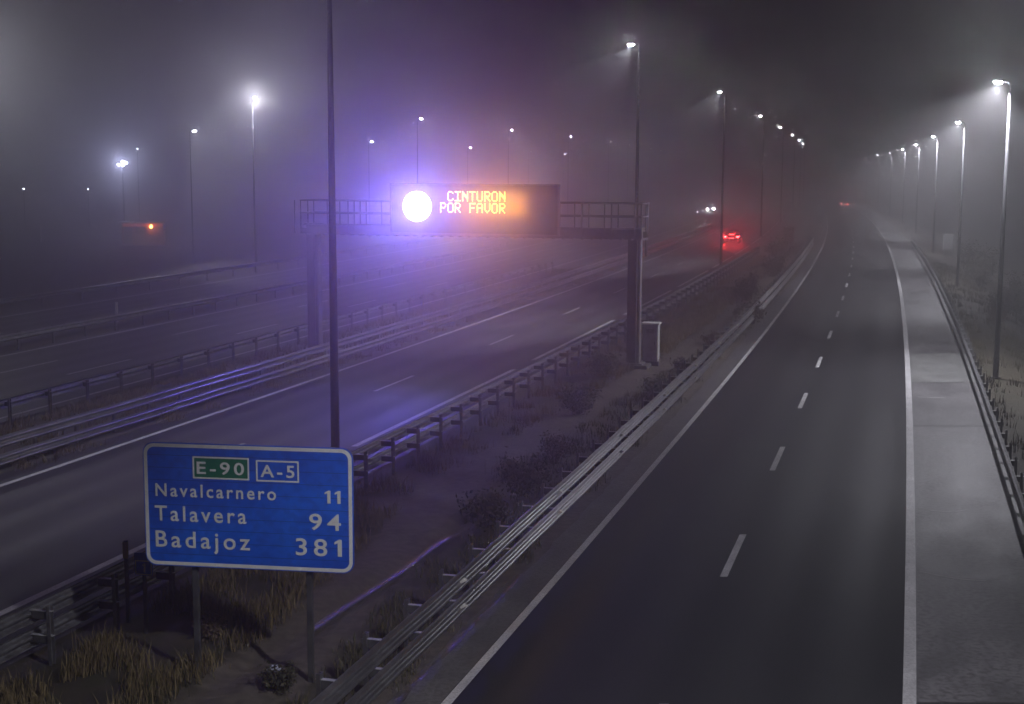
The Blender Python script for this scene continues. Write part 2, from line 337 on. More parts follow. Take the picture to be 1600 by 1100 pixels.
# ------------------------------------------------------------------ guard rails
def crest(zc): return [(0.03+0.065*math.cos(R(a)), zc+0.042*math.sin(R(a))) for a in (-80, -50, -20, 10, 40, 65, 85)]
WPROF = [(0.0, -0.158), (0.012, -0.150)] + crest(-0.088) + [(0.004, -0.020), (0.004, 0.020)] + crest(0.088) + [(0.012, 0.150), (0.0, 0.158)]
WCLOSED = WPROF + [(n-0.006, z) for n, z in WPROF[::-1]]
def guardrail(label, f, fs, off, side, beams, y0, y1, spacing, m, cat='guardrail', reflectors=False, spacer=0.18, near_spacers=0, sag=0.0, post_h=None, cap_m=None):
    """side: +1 the beam faces +X traffic, -1 faces -X; posts stand behind it"""
    yb = y0
    root = empty('guardrail', (f(yb)+off, yb, 0)); tag(root, label, cat)
    org = Vector((f(yb)+off, yb, 0))
    for zc in beams:
        yy = np.concatenate([np.arange(y0, 80, 1.5), np.arange(80, y1, 5.0)]) if y1 > 80 else np.arange(y0, y1, 1.5)
        rings = []
        for i, y in enumerate(yy):
            h = heading(fs, y); nx, ny = math.cos(h)*side, math.sin(h)*side
            wob = 0.004*math.sin(y*0.9)+0.003*math.sin(y*2.3+zc*9)
            dz = 0.008*math.sin(y*0.7+zc)+0.003*math.sin(y*1.9)
            rings.append([Vector((f(y)+off+nx*(n+wob), y+ny*(n+wob), zc+z+dz))-org for n, z in WCLOSED])
        mb = MB(); mb.sweep(rings); mb.build('rail_beam', m, root, smooth=True)
    hp = post_h or (max(beams)+0.16)
    # post: a C section with a base sunk in the soil
    mb = MB(); mb.box((0, 0, hp/2-0.2), (0.012, 0.10, hp+0.4)); mb.box((-0.03*1, 0.05, hp/2-0.2), (0.06, 0.010, hp+0.4)); mb.box((-0.03, -0.05, hp/2-0.2), (0.06, 0.010, hp+0.4))
    pm = bpy.data.meshes.new('post'); mb.bm.to_mesh(pm); mb.bm.free(); pm.materials.append(m)
    sms = []
    for zc in beams:
        sb = MB(); sb.box((spacer/2, 0, zc), (spacer, 0.06, 0.14), bevel=0.008); nf = len(sb.bm.faces)
        sb.box((spacer/2-0.02, 0, zc+0.0705), (spacer+0.12, 0.075, 0.010)); sb.bm.faces.ensure_lookup_table()
        for fc in sb.bm.faces[nf:]: fc.material_index = 1
        sm = bpy.data.meshes.new('spacer'); sb.bm.to_mesh(sm); sb.bm.free(); sm.materials.append(spacer_m); sm.materials.append(cap_m or m); sms.append(sm)
    n = 0; y = y0+0.6
    while y < y1:
        h = heading(fs, y); nx, ny = math.cos(h)*side, math.sin(h)*side
        d = spacer+0.015
        p = bpy.data.objects.new('post', pm); COL.objects.link(p); p.parent = root
        p.location = Vector((f(y)+off-nx*d, y-ny*d, 0))-org; p.rotation_euler = (0, R(random.uniform(-1, 1)), h if side > 0 else h+math.pi)
        for sm in sms:
            s = bpy.data.objects.new('spacer', sm); COL.objects.link(s); s.parent = p
        if reflectors and n % 4 == 1 and y < 75:
            for zc in beams:
                q = MB(); q.prism([(0, -0.06), (0.12, 0), (0, 0.06)], -0.045, 0.045)
                ro = q.build('reflector', refl_mat, root); ro.location = Vector((f(y)+off+nx*0.012, y+ny*0.012, zc))-org; ro.rotation_euler.z = h if side > 0 else h+math.pi
        n += 1; y += spacing*math.cos(h)
    return root
spacer_m = noise_mat('spacer_steel', (0.07, 0.07, 0.07), (0.12, 0.12, 0.12), scale=5, rough=(0.6, 0.75), metal=0.3)
cap_steel = noise_mat('cap_steel', (0.42, 0.42, 0.43), (0.55, 0.55, 0.56), scale=5, rough=(0.5, 0.65), metal=0.25)
refl_mat = mat('reflector_plastic', (0.85, 0.82, 0.75), 0.25)
guardrail('double steel guardrail with bright corrugated beams and small reflectors, beside the dark two-lane road', XR, SR, R_LEFT-0.98, +1, [0.82, 0.36], 14.5, 150, 1.75, galv, reflectors=True, spacer=0.30, cap_m=cap_steel)
guardrail('single dull guardrail with a rounded top along the pale concrete shoulder', XR, SR, R_SH1+0.05, -1, [0.60], 12, 150, 1.9, galv_dark, spacer=0.14, cap_m=cap_steel)
guardrail('double guardrail seen from behind, running past the blue sign at the motorway edge', XM, SM, M_RR-0.28, -1, [0.79, 0.38], 14, 130, 1.85, galv_dark, spacer=0.30, cap_m=cap_steel)
guardrail('double guardrail with four bright ridges on the far side of the near motorway lanes', XM, SM, M_LR, +1, [0.76, 0.28], 22, 190, 1.95, galv, spacer=0.16)
guardrail('single low guardrail on many posts edging the opposite carriageway', XM, SM, O_R, -1, [0.62], 26, 110, 2.1, galv_dark, spacer=0.14)
guardrail('thin guardrail between the opposite carriageway and the hazy collector road', XM, SM, O_FR, +1, [0.62], 40, 140, 2.6, galv, spacer=0.12)
guardrail('faint guardrail on the outer edge of the hazy collector road', XM, SM, C_R, +1, [0.62], 60, 160, 4.0, galv, spacer=0.12)

# ------------------------------------------------------------------ street lamps
def ground_at(x, y): return float(ground_z(np.array([x]), np.array([y]))[0])
def make_lamp(h, r0, tilt, cone, blend, power, along=1.9):
    """pole at origin, head reaches to -X"""
    root = empty('street_lamp')
    mb = MB(); r1 = 0.45*r0
    mb.tube([(0, 0, -3.2), (0, 0, 0), (0, 0, h*0.5), (0, 0, h-0.45)], [r0*1.05, r0, (r0+r1)/2, r1], seg=14)
    mb.build('pole', pole_mat, root, smooth=True)
    mb = MB(); mb.box((0, 0, 0.0), (0.36, 0.36, 0.03)); mb.box((0.0, -0.112, 0.95), (0.13, 0.025, 0.42), bevel=0.008)
    mb.build('base_plate', pole_mat, root)
    mb = MB(); mb.tube([(0, 0, h-0.5), (0, 0, h-0.18), (-0.06, 0, h-0.06), (-0.22, 0, h)], [r1, r1*0.95, r1*0.85, r1*0.75], seg=10)
    mb.build('arm', pole_mat, root, smooth=True)
    mb = MB()
    rings = []
    for x, w, t, b in [(-0.16, 0.06, 0.04, -0.03), (-0.22, 0.11, 0.06, -0.035), (-0.38, 0.14, 0.07, -0.035), (-0.60, 0.135, 0.055, -0.03), (-0.68, 0.08, 0.025, -0.02)]:
        rings.append([(x, -w, h+b), (x, -w*0.8, h+t*0.8), (x, 0, h+t), (x, w*0.8, h+t*0.8), (x, w, h+b)])
    mb.sweep(rings); head = mb.build('luminaire', pole_mat, root, smooth=False)
    rings = []
    for z, q in ((-0.03, 1.0), (-0.08, 0.97), (-0.12, 0.7)):
        rings.append([(-0.44+0.15*q*math.cos(2*math.pi*k/16), 0.10*q*math.sin(2*math.pi*k/16), h+z) for k in range(16)])
    mb = MB(); mb.sweep(rings); lens = mb.build('lens', lens_mat, head)
    ld = bpy.data.lights.new('lamp_beam', 'SPOT'); ld.energy = power; ld.spot_size = R(cone); ld.spot_blend = blend
    ld.shadow_soft_size = 0.07; ld.color = (0.91, 0.90, 1.0)
    lo = bpy.data.objects.new('lamp_beam', ld); COL.objects.link(lo); lo.parent = head
    lo.location = (-0.44, 0, h-0.15); lo.rotation_euler = (0, R(tilt), 0); lo.scale = (1, along, 1)     # +tilt swings the beam towards -X
    return root
def place(proto, first, x, y, rz, label, group):
    o = proto if first else copy_tree(proto)
    o.location = (x, y, max(ground_at(x, y), -2.5)); o.rotation_euler.z = rz
    tag(o, label, 'street lamp', group)
    return o
def dim(o, q):
    for hd in o.children:
        for l in hd.children:
            if l.type == 'LIGHT': l.data = l.data.copy(); l.data.energy *= q; l.data.shadow_soft_size = 0.25
ORD = ['first', 'second', 'third', 'fourth', 'fifth', 'sixth', 'seventh', 'eighth', 'ninth', 'tenth', 'eleventh']
# row between the side road and the motorway: heads lean over the motorway
lampA = make_lamp(14.5, 0.125, 37, 80, 0.45, LAMP_W*0.85)
for k, y in enumerate([36.4, 73, 116.5, 168, 212, 257, 300, 343, 386]):
    off = -16.1 if k == 0 else [-15.6, -16.5, -17.0, -16.3, -14.9, -13.0, -10.5, -8.0][k-1]
    off = off+0.0
    lab = ['tall near lamp pole rising behind the blue sign, its head above the picture', 'lamp on the pole rising behind the gantry post'][k] if k < 2 else 'tall lamp in the verge between the roads, %s one beyond the gantry' % ORD[k-2]
    o = place(lampA, k == 0, XM(y)+off, y, heading(SM, y), lab, 'lamps along the verge between the two roads')
    o.location.z = 0
dim(lampA, 0.45)
# row on the far side of the opposite carriageway
lampB = make_lamp(13.5, 0.085, 42, 82, 0.45, LAMP_W*0.75)
rowB = []
for k, y in enumerate([69, 107.7, 150.3, 191.8, 230.6, 270.6, 312, 354, 396]):
    lab = 'tall lamp by the collector road, head outside the picture, lighting fog at its edge' if k == 0 else ('large bright lamp with a round halo, over the hazy lanes' if k == 1 else 'lamp in the outer row across the motorway, %s one after the round halo lamp' % ORD[k-2])
    off = [-52.0, -51.9, -53.2, -53.5, -52.3, -51.0, -51.5, -49.5, -48.5][k]
    o = place(lampB, k == 0, -28.2 if k == 0 else XM(y)+off, y, heading(SM, y)+math.pi, lab, 'lamps in the outer row across the motorway')
    rowB.append(o)
    o.location.z = -0.1
for k in (0, 1):                                                 # these two are turned towards the bridge, so they dazzle
    rowB[k].rotation_euler.z += R(-35)
    for hd in rowB[k].children:
        for l in hd.children:
            if l.type == 'LIGHT':
                l.data = l.data.copy(); l.data.energy *= (0.17, 0.18)[k]; l.data.spot_size = R((150, 179)[k]); l.data.spot_blend = 0.2
lampC = make_lamp(11.4, 0.075, 40, 82, 0.45, LAMP_W*0.6)
for k, y in enumerate([124.2, 169, 214.6, 262, 305, 350]):
    lab = 'hazy distant lamp standing left of the round halo lamp' if k == 0 else 'small distant lamp of the farthest row, %s one past the dark near pole' % ORD[k-1]
    o = place(lampC, k == 0, XM(y)-65.0, y, heading(SM, y)+math.pi, lab, 'distant lamps of the farthest row')
    o.location.z = -0.1
# row along the bank by the pale shoulder
lampR = make_lamp(11.4, 0.11, 15, 132, 0.4, LAMP_W*0.82, 1.5)
for k, y in enumerate([9, 53.2, 97.4, 138, 182, 222, 264, 306, 350]):
    off = 3.6+0.010*max(0, y-53)+0.25*(k == 2)
    lab = 'lamp on the bank by the shoulder with its head outside the picture' if k == 0 else ('lamp on the bank beside the pale shoulder, %s from the edge of the picture' % ('nearest' if k == 1 else ORD[k-1]))
    o = place(lampR, k == 0, XR(y)+off, y, heading(SR, y), lab, 'lamps on the bank beside the pale shoulder')
    o.location.z = 0
    if k == 8:
        dim(lampR, 0.75)
        for hd in lampR.children:
            for l in hd.children:
                if l.type == 'LIGHT': l.data.spot_size = R(87); l.data.spot_blend = 0.35; l.rotation_euler = (0, R(24), 0); l.scale = (1, 2.0, 1)

# ------------------------------------------------------------------ overhead gantry with message panel
g_rz = math.atan2(-0.276, 0.961)            # +X local runs along the gantry, from the far-side post to the verge post reversed below
GO = Vector((4.94, 55.4, 0))
gantry = empty('sign_gantry', GO, g_rz); tag(gantry, 'steel gantry with railed walkway spanning the motorway, holding the message panel', 'gantry')
# local: x = -u (u runs towards the far post), y = away from viewer
for u in (0.0, 14.02):
    mb = MB(); mb.box((-u, 0, 2.82), (0.52, 0.46, 5.6), bevel=0.03); mb.box((-u, 0, 0.20), (0.85, 0.8, 0.05)); mb.box((-u, 0, 5.64), (0.62, 0.56, 0.04))
    mb.build('post', dark_steel, gantry)
    mb = MB(); mb.box((-u, 0, 0.0), (1.35, 1.25, 0.36), bevel=0.03); mb.build('footing', concrete_sh, gantry)
    mb = MB(); mb.tube([(-u+0.12, -0.26, 0.1), (-u+0.12, -0.26, 5.2)], 0.03, seg=8)
    for z in (0.9, 1.9, 2.9, 3.9, 4.8): mb.box((-u+0.12, -0.255, z), (0.12, 0.06, 0.05))
    mb.build('conduit', galv_dark, gantry)
mb = MB(); mb.box((-7.0, 0, 5.40), (13.9, 0.42, 0.38), bevel=0.02)
mb.build('beam', dark_steel, gantry)
mb = MB()
mb.box((-6.96, -0.62, 5.30), (14.7, 0.06, 0.10)); mb.box((-6.96, 0.72, 5.30), (14.7, 0.06, 0.10))
for i in range(37):
    u = -0.35+i*0.40
    mb.box((-u, 0.05, 5.235), (0.05, 1.5, 0.06))
mb.box((-6.96, -0.42, 5.615), (14.6, 0.38, 0.02)); mb.box((-6.96, 0.47, 5.615), (14.6, 0.45, 0.02))
mb.build('walkway', dark_steel, gantry)
for yy in (-0.62, 0.72):
    mb = MB()
    for z in (6.65, 6.12): mb.tube([(0.38, yy, z), (-14.35, yy, z)], 0.028, seg=8)
    mb.box((-6.96, yy, 5.42), (14.7, 0.02, 0.15))
    for i in range(13):
        u = -0.36+i*1.224
        mb.tube([(-u, yy, 5.25), (-u, yy, 6.65)], 0.026, seg=8)
        if i % 2 == 0 or i < 3: mb.tube([(-u-0.28, yy, 5.25), (-u-0.28, yy, 6.65)], 0.026, seg=8)
    mb.build('railing', dark_steel, gantry)
mb = MB()
for z in (6.65, 6.12): mb.tube([(0.38, -0.62, z), (0.38, 0.72, z)], 0.028, seg=8)
for z in (6.65, 6.12): mb.tube([(-14.35, -0.62, z), (-14.35, 0.72, z)], 0.028, seg=8)
mb.build('end_railing', dark_steel, gantry)
mb = MB()
for yy in (0.30, 0.62):
    mb.tube([(0.36, yy, 4.5), (0.36, yy, 6.6)], 0.018, seg=8)
for z in np.arange(4.6, 5.4, 0.3): mb.tube([(0.36, 0.30, z), (0.36, 0.62, z)], 0.014, seg=6)
mb.build('ladder', post_dark, gantry)

# message panel (hangs in front of the walkway): u 2.97..10.1, z 5.38..7.35
VO = GO + Vector((-0.276, -0.961, 0))*0.80
panel = empty('message_panel', VO, g_rz); tag(panel, 'dark electronic message panel with a blazing white disc and amber words', 'message panel')
mb = MB(); mb.box((-6.53, 0.0, 6.365), (7.12, 0.30, 1.97), bevel=0.03)
mb.build('housing', black_case, panel)
mb = MB()
for z in (5.36, 7.37): mb.box((-6.53, -0.09, z), (7.2, 0.20, 0.05))
for x in (-2.95, -10.11): mb.box((x, -0.09, 6.365), (0.05, 0.20, 2.06))
mb.build('housing_frame', dark_steel, panel)
mb = MB()
for u in (3.6, 5.6, 7.6, 9.6): mb.box((-u, 0.15+0.02, 5.7), (0.08, 0.10, 0.9))
mb.build('bracket', dark_steel, panel)
amber = mat('amber_led', (0.2, 0.1, 0.02), 0.5, emit=(1.0, 0.66, 0.10), strength=5.5)
white_led = mat('white_led', (0.5, 0.5, 0.6), 0.5, emit=(0.80, 0.85, 1.0), strength=40.0)
FONT = {'C': ['01110','10001','10000','10000','10000','10001','01110'], 'I': ['11111','00100','00100','00100','00100','00100','11111'],
 'N': ['10001','11001','11101','10111','10011','10001','10001'], 'T': ['11111','00100','00100','00100','00100','00100','00100'],
 'U': ['10001','10001','10001','10001','10001','10001','01110'], 'R': ['11110','10001','10001','11110','10100','10010','10001'],
 'O': ['01110','10001','10001','10001','10001','10001','01110'], 'P': ['11110','10001','10001','11110','10000','10000','10000'],
 'F': ['11111','10000','10000','11110','10000','10000','10000'], 'A': ['01110','10001','10001','11111','10001','10001','10001'],
 'V': ['10001','10001','10001','10001','10001','01010','00100'], ' ': ['00000']*7}
pit = 0.0525; vp = 0.060
def led_line(word, u_right, z_top):
    mb = MB(); n = len(word)
    for ci, ch in enumerate(word):
        x0 = -u_right-(n-ci)*6*pit+pit
        for r, row in enumerate(FONT[ch]):
            for c, b in enumerate(row):
                if b == '1':
                    px, pz = x0+c*pit+pit/2, z_top-(r+0.5)*vp
                    mb.box((px, -0.165, pz), (0.034, 0.02, 0.038))
                    for dr, dc in ((0, 1), (1, 0), (1, 1), (1, -1)):     # thin glowing bars added to join the lit dots into strokes
                        if 0 <= r+dr < 7 and 0 <= c+dc < 5 and FONT[ch][r+dr][c+dc] == '1':
                            qx, qz = px+dc*pit, pz-dr*vp; ln = math.hypot(qx-px, qz-pz)
                            mb.box(((px+qx)/2, -0.158, (pz+qz)/2), (ln, 0.012, 0.012), ry=-math.atan2(qz-pz, qx-px))
    return mb.build('lettering', amber, panel)
led_line('CINTURON', 5.17, 7.10); led_line('POR FAVOR', 5.17, 6.63)
mb = MB(); mb.tube([(-8.95, -0.15, 6.46), (-8.95, -0.185, 6.46)], 0.60, seg=48)
mb.build('pictogram', white_led, panel)
def area(name, parent, loc, size, color, power, rot=(R(-90), 0, 0), shape='DISK', size_y=None, spread=None):
    ld = bpy.data.lights.new(name, 'AREA'); ld.shape = shape; ld.size = size
    if size_y: ld.size_y = size_y
    if spread: ld.spread = spread
    ld.energy = power; ld.color = color
    o = bpy.data.objects.new(name, ld); COL.objects.link(o); o.parent = parent; o.location = loc; o.rotation_euler = rot
    return o
area('pictogram_light', panel, (-8.95, -0.20, 6.46), 1.15, (0.11, 0.075, 1.0), 520, rot=(R(-80), 0, 0), spread=R(84))
area('lettering_light', panel, (-5.5, -0.20, 6.60), 2.6, (1.0, 0.36, 0.0), 62, shape='RECTANGLE', size_y=0.8, rot=(R(-90), 0, 0), spread=R(50))

# ------------------------------------------------------------------ blue distance sign
def text_mesh(txt, size, m, parent, loc, width=None, spacing=1.3, bold=0.004, align='LEFT', name='lettering'):
    """one line of lettering; the figure 1 is drawn with its flag"""
    c = bpy.data.curves.new('txt', 'FONT'); c.body = txt.replace('1', ''); c.size = size; c.space_character = spacing; c.extrude = 0.002; c.offset = bold; c.resolution_u = 4
    n1 = txt.count('1'); hcap = size*0.70; w = hcap*0.20
    me = bpy.data.meshes.new(name)
    bm = bmesh.new(); x1 = 0.0
    if c.body:
        t = bpy.data.objects.new('txt', c); COL.objects.link(t)
        dg = bpy.context.evaluated_depsgraph_get(); dg.update()
        tm = bpy.data.meshes.new_from_object(t.evaluated_get(dg)); bpy.data.objects.remove(t)
        x0 = min(v.co.x for v in tm.vertices); tm.transform(Matrix.Translation((-x0, 0, 0)))
        bm.from_mesh(tm); x1 = max(v.co.x for v in tm.vertices)+hcap*0.35; bpy.data.meshes.remove(tm)
    bpy.data.curves.remove(c)
    for k in range(n1):
        ol = [(0.16, 0), (0.16+w/hcap, 0), (0.16+w/hcap, 1.0), (0.16+w/hcap*0.25, 1.0), (0.0, 0.84), (0.0, 0.70), (0.16, 0.79)]
        A = [bm.verts.new((x1+px*hcap, pz*hcap, 0.002)) for px, pz in ol]; B = [bm.verts.new((x1+px*hcap, pz*hcap, -0.002)) for px, pz in ol]
        bm.faces.new(A); bm.faces.new(B[::-1])
        for q in range(len(ol)): bm.faces.new((A[q], B[q], B[(q+1) % len(ol)], A[(q+1) % len(ol)]))
        x1 += hcap*0.62
    bmesh.ops.recalc_face_normals(bm, faces=bm.faces)
    bm.to_mesh(me); bm.free()
    xs = [v.co.x for v in me.vertices]; s = (width/(max(xs)-min(xs))) if width else 1.0
    me.transform(Matrix.Translation((-(min(xs) if align == 'LEFT' else max(xs)), 0, 0))); me.transform(Matrix.Diagonal((s, 1, 1, 1)))
    me.transform(Matrix.Rotation(R(90), 4, 'X'))
    me.materials.append(m)
    o = bpy.data.objects.new(name, me); COL.objects.link(o); o.parent = parent; o.location = loc
    return o
sign_blue = noise_mat('sign_blue', (0.003, 0.075, 0.56), (0.008, 0.165, 0.88), scale=0.9, detail=7, rough=(0.30, 0.45), spec=0.6, lo=0.3, hi=0.7, c3=(0.01, 0.05, 0.40), scale3=7, amt3=0.35)  # uneven sheen of the sign face put into the blue as colour noise
sign_green = mat('sign_green', (0.004, 0.17, 0.07), 0.4)
sign_white = noise_mat('sign_white', (0.76, 0.76, 0.72), (0.86, 0.86, 0.82), scale=5, rough=(0.35, 0.5))
sign_back = noise_mat('sign_back', (0.3, 0.3, 0.31), (0.4, 0.4, 0.41), scale=3, rough=(0.4, 0.6), metal=0.6)
def rrect(x0, x1, z0, z1, r, n=8):
    p = []
    for cx, cz, a in ((x1-r, z1-r, 0), (x0+r, z1-r, 90), (x0+r, z0+r, 180), (x1-r, z0+r, 270)):
        for k in range(n+1): t = R(a+90*k/n); p.append((cx+r*math.cos(t), cz+r*math.sin(t)))
    return p
def ring_mesh(mb, o, i, y0, y1):
    n = len(o)
    A = [mb.bm.verts.new((x, y0, z)) for x, z in o]; B = [mb.bm.verts.new((x, y0, z)) for x, z in i]
    C = [mb.bm.verts.new((x, y1, z)) for x, z in o]; D = [mb.bm.verts.new((x, y1, z)) for x, z in i]
    for k in range(n):
        l = (k+1) % n
        mb.bm.faces.new((A[k], A[l], B[l], B[k])); mb.bm.faces.new((C[l], C[k], D[k], D[l]))
        mb.bm.faces.new((A[l], A[k], C[k], C[l])); mb.bm.faces.new((B[k], B[l], D[l], D[k]))
    return mb
sgn = empty('distance_sign', (-4.07, 20.75, 0), R(-8)); tag(sgn, 'blue motorway distance sign listing Navalcarnero, Talavera and Badajoz on two posts', 'road sign')
mb = MB(); mb.prism(rrect(-1.67, 1.675, 1.825, 3.785, 0.17), -0.02, 0.02); mb.build('panel', sign_blue, sgn)
mb = MB(); ring_mesh(mb, rrect(-1.655, 1.66, 1.84, 3.77, 0.16), rrect(-1.60, 1.605, 1.895, 3.715, 0.115), -0.023, -0.019); mb.build('border', sign_white, sgn)
mb = MB()
for z in (2.05, 2.8, 3.55): mb.box((0, 0.045, z), (3.2, 0.05, 0.06))
for z in np.arange(1.99, 3.8, 0.196): mb.box((0, 0.022, z), (3.33, 0.006, 0.012))
mb.build('back_frame', sign_back, sgn)
for x, zt in ((-0.92, 3.7), (0.93, 3.7)):
    zb = ground_at(-4.07+x*0.99, 20.75-x*0.14)-0.4
    mb = MB(); mb.box((x, 0.12, (zt+zb)/2), (0.085, 0.10, zt-zb), bevel=0.008); mb.build('post', post_dark, sgn)
yt = -0.0245
mb = MB()
for z in np.arange(1.825+0.196, 3.7, 0.196): mb.box((0, -0.0202, z), (3.33, 0.0008, 0.007))
mb.build('slat_joint', mat('joint_shadow_gap', (0.004, 0.03, 0.25), 0.6), sgn)
mb = MB(); mb.prism(rrect(-0.865, 0.04, 3.235, 3.585, 0.012, 2), -0.0225, -0.019); gp = mb.build('route_plate', sign_green, sgn)
mb = MB(); ring_mesh(mb, rrect(-0.865, 0.04, 3.235, 3.585, 0.012, 2), rrect(-0.84, 0.015, 3.26, 3.56, 0.012, 2), -0.0262, -0.0226); mb.build('plate_border', sign_white, gp)
text_mesh('E-90', 0.27, sign_white, gp, (-0.80, -0.0262, 3.315), width=0.76)
mb = MB(); mb.prism(rrect(0.15, 0.83, 3.225, 3.56, 0.012, 2), -0.0225, -0.019); ap = mb.build('route_plate', sign_blue, sgn)
mb = MB(); ring_mesh(mb, rrect(0.15, 0.83, 3.225, 3.56, 0.012, 2), rrect(0.175, 0.805, 3.25, 3.535, 0.012, 2), -0.0262, -0.0226); mb.build('plate_border', sign_white, ap)
text_mesh('A-5', 0.27, sign_white, ap, (0.22, -0.0262, 3.30), width=0.54)
text_mesh('Navalcarnero', 0.285, sign_white, sgn, (-1.48, yt, 2.94), width=1.94)
text_mesh('11', 0.285, sign_white, sgn, (1.48, yt, 2.92), width=0.25, align='RIGHT')
text_mesh('Talavera', 0.34, sign_white, sgn, (-1.50, yt, 2.55), width=1.48)
text_mesh('94', 0.36, sign_white, sgn, (1.48, yt, 2.50), width=0.50, align='RIGHT')
text_mesh('Badajoz', 0.37, sign_white, sgn, (-1.50, yt, 2.13), width=1.53)
text_mesh('381', 0.38, sign_white, sgn, (1.49, yt, 2.09), width=0.73, align='RIGHT')

# small kilometre plate on a post
km = empty('kilometre_sign', (-6.32, 22.97, 0), R(-10)); tag(km, 'small square blue plate with a 1 on a post at the guardrail', 'road sign')
mb = MB(); mb.box((0, 0.03, 0.62), (0.07, 0.05, 1.6), bevel=0.006); mb.build('post', post_dark, km)
mb = MB(); mb.prism(rrect(-0.165, 0.165, 1.04, 1.44, 0.02, 3), -0.012, 0.004); kp = mb.build('plate', sign_blue, km)
mb = MB(); ring_mesh(mb, rrect(-0.155, 0.155, 1.05, 1.31, 0.015, 3), rrect(-0.135, 0.135, 1.07, 1.29, 0.01, 3), -0.0155, -0.0115); mb.build('plate_border', sign_white, kp)
text_mesh('1', 0.22, sign_white, kp, (-0.02, -0.0145, 1.10), bold=0.006)
# yellow delineator on the guardrail beside it
yel = mat('yellow_reflector', (0.42, 0.30, 0.05), 0.5)
dl = empty('delineator', (-6.78, 23.55, 0), R(-12)); tag(dl, 'small yellow and black delineator post standing beside the kilometre plate', 'delineator')
mb = MB(); mb.box((0, 0, 0.75), (0.07, 0.05, 1.5), bevel=0.005); mb.build('post', post_dark, dl)
mb = MB(); mb.box((0, -0.03, 1.33), (0.10, 0.015, 0.30), bevel=0.004); mb.build('reflector', yel, dl)

# ------------------------------------------------------------------ roadside cabinets
def cabinet(x, y, w, d, h, rz, label, m, roof_m):
    c = empty('roadside_cabinet', (x, y, ground_at(x, y)), rz); tag(c, label, 'cabinet')
    mb = MB(); mb.box((0, 0, 0.05), (w+0.12, d+0.12, 0.22), bevel=0.01); mb.build('plinth', concrete_sh, c)
    mb = MB(); mb.box((0, 0, 0.16+(h-0.16)/2), (w, d, h-0.16), bevel=0.012); mb.build('body', m, c)
    mb = MB(); mb.box((0, -0.03, h+0.035), (w+0.12, d+0.16, 0.07), bevel=0.015); mb.build('roof', roof_m, c)
    mb = MB(); mb.box((0, -d/2-0.008, 0.2+(h-0.3)/2), (w-0.10, 0.016, h-0.34), bevel=0.004); dr = mb.build('door', m, c)
    mb = MB(); mb.box((w*0.3, -d/2-0.03, h*0.55), (0.03, 0.03, 0.14)); mb.build('handle', post_dark, dr)
    mb = MB()
    for k in range(5): mb.box((0, -d/2-0.019, h*0.80+k*0.035), (w*0.5, 0.008, 0.014))
    mb.build('vent', post_dark, dr)
    return c
cabinet(5.70, 55.9, 0.62, 0.5, 1.66, R(-16), 'pale grey utility cabinet with a bright roof edge beside the gantry post', cab_mat, sign_white)
cabinet(29.17, 145.6, 1.05, 0.6, 1.95, R(-14), 'dark roadside cabinet by the verge lamps near the red car', black_case, dark_steel)
# framed panel on the bank
fp = empty('framed_panel', (27.5, 88.5, -1.2), R(-14)); tag(fp, 'pale framed panel standing on the bank among the bushes', 'sign')
X0, Y0 = 44.9, 142.0
fp.location = (X0, Y0, -1.5)
mb = MB(); mb.box((0, 0.02, 2.25), (0.9, 0.05, 1.5), bevel=0.01); mb.build('board', sign_back, fp)
mb = MB(); mb.box((0, -0.015, 3.02), (1.0, 0.05, 0.07)); mb.box((-0.48, -0.015, 2.2), (0.06, 0.05, 1.7)); mb.build('frame', sign_white, fp)
for x in (-0.3, 0.3):
    mb = MB(); mb.box((x, 0.08, 1.2), (0.06, 0.06, 3.2)); mb.build('post', galv, fp)

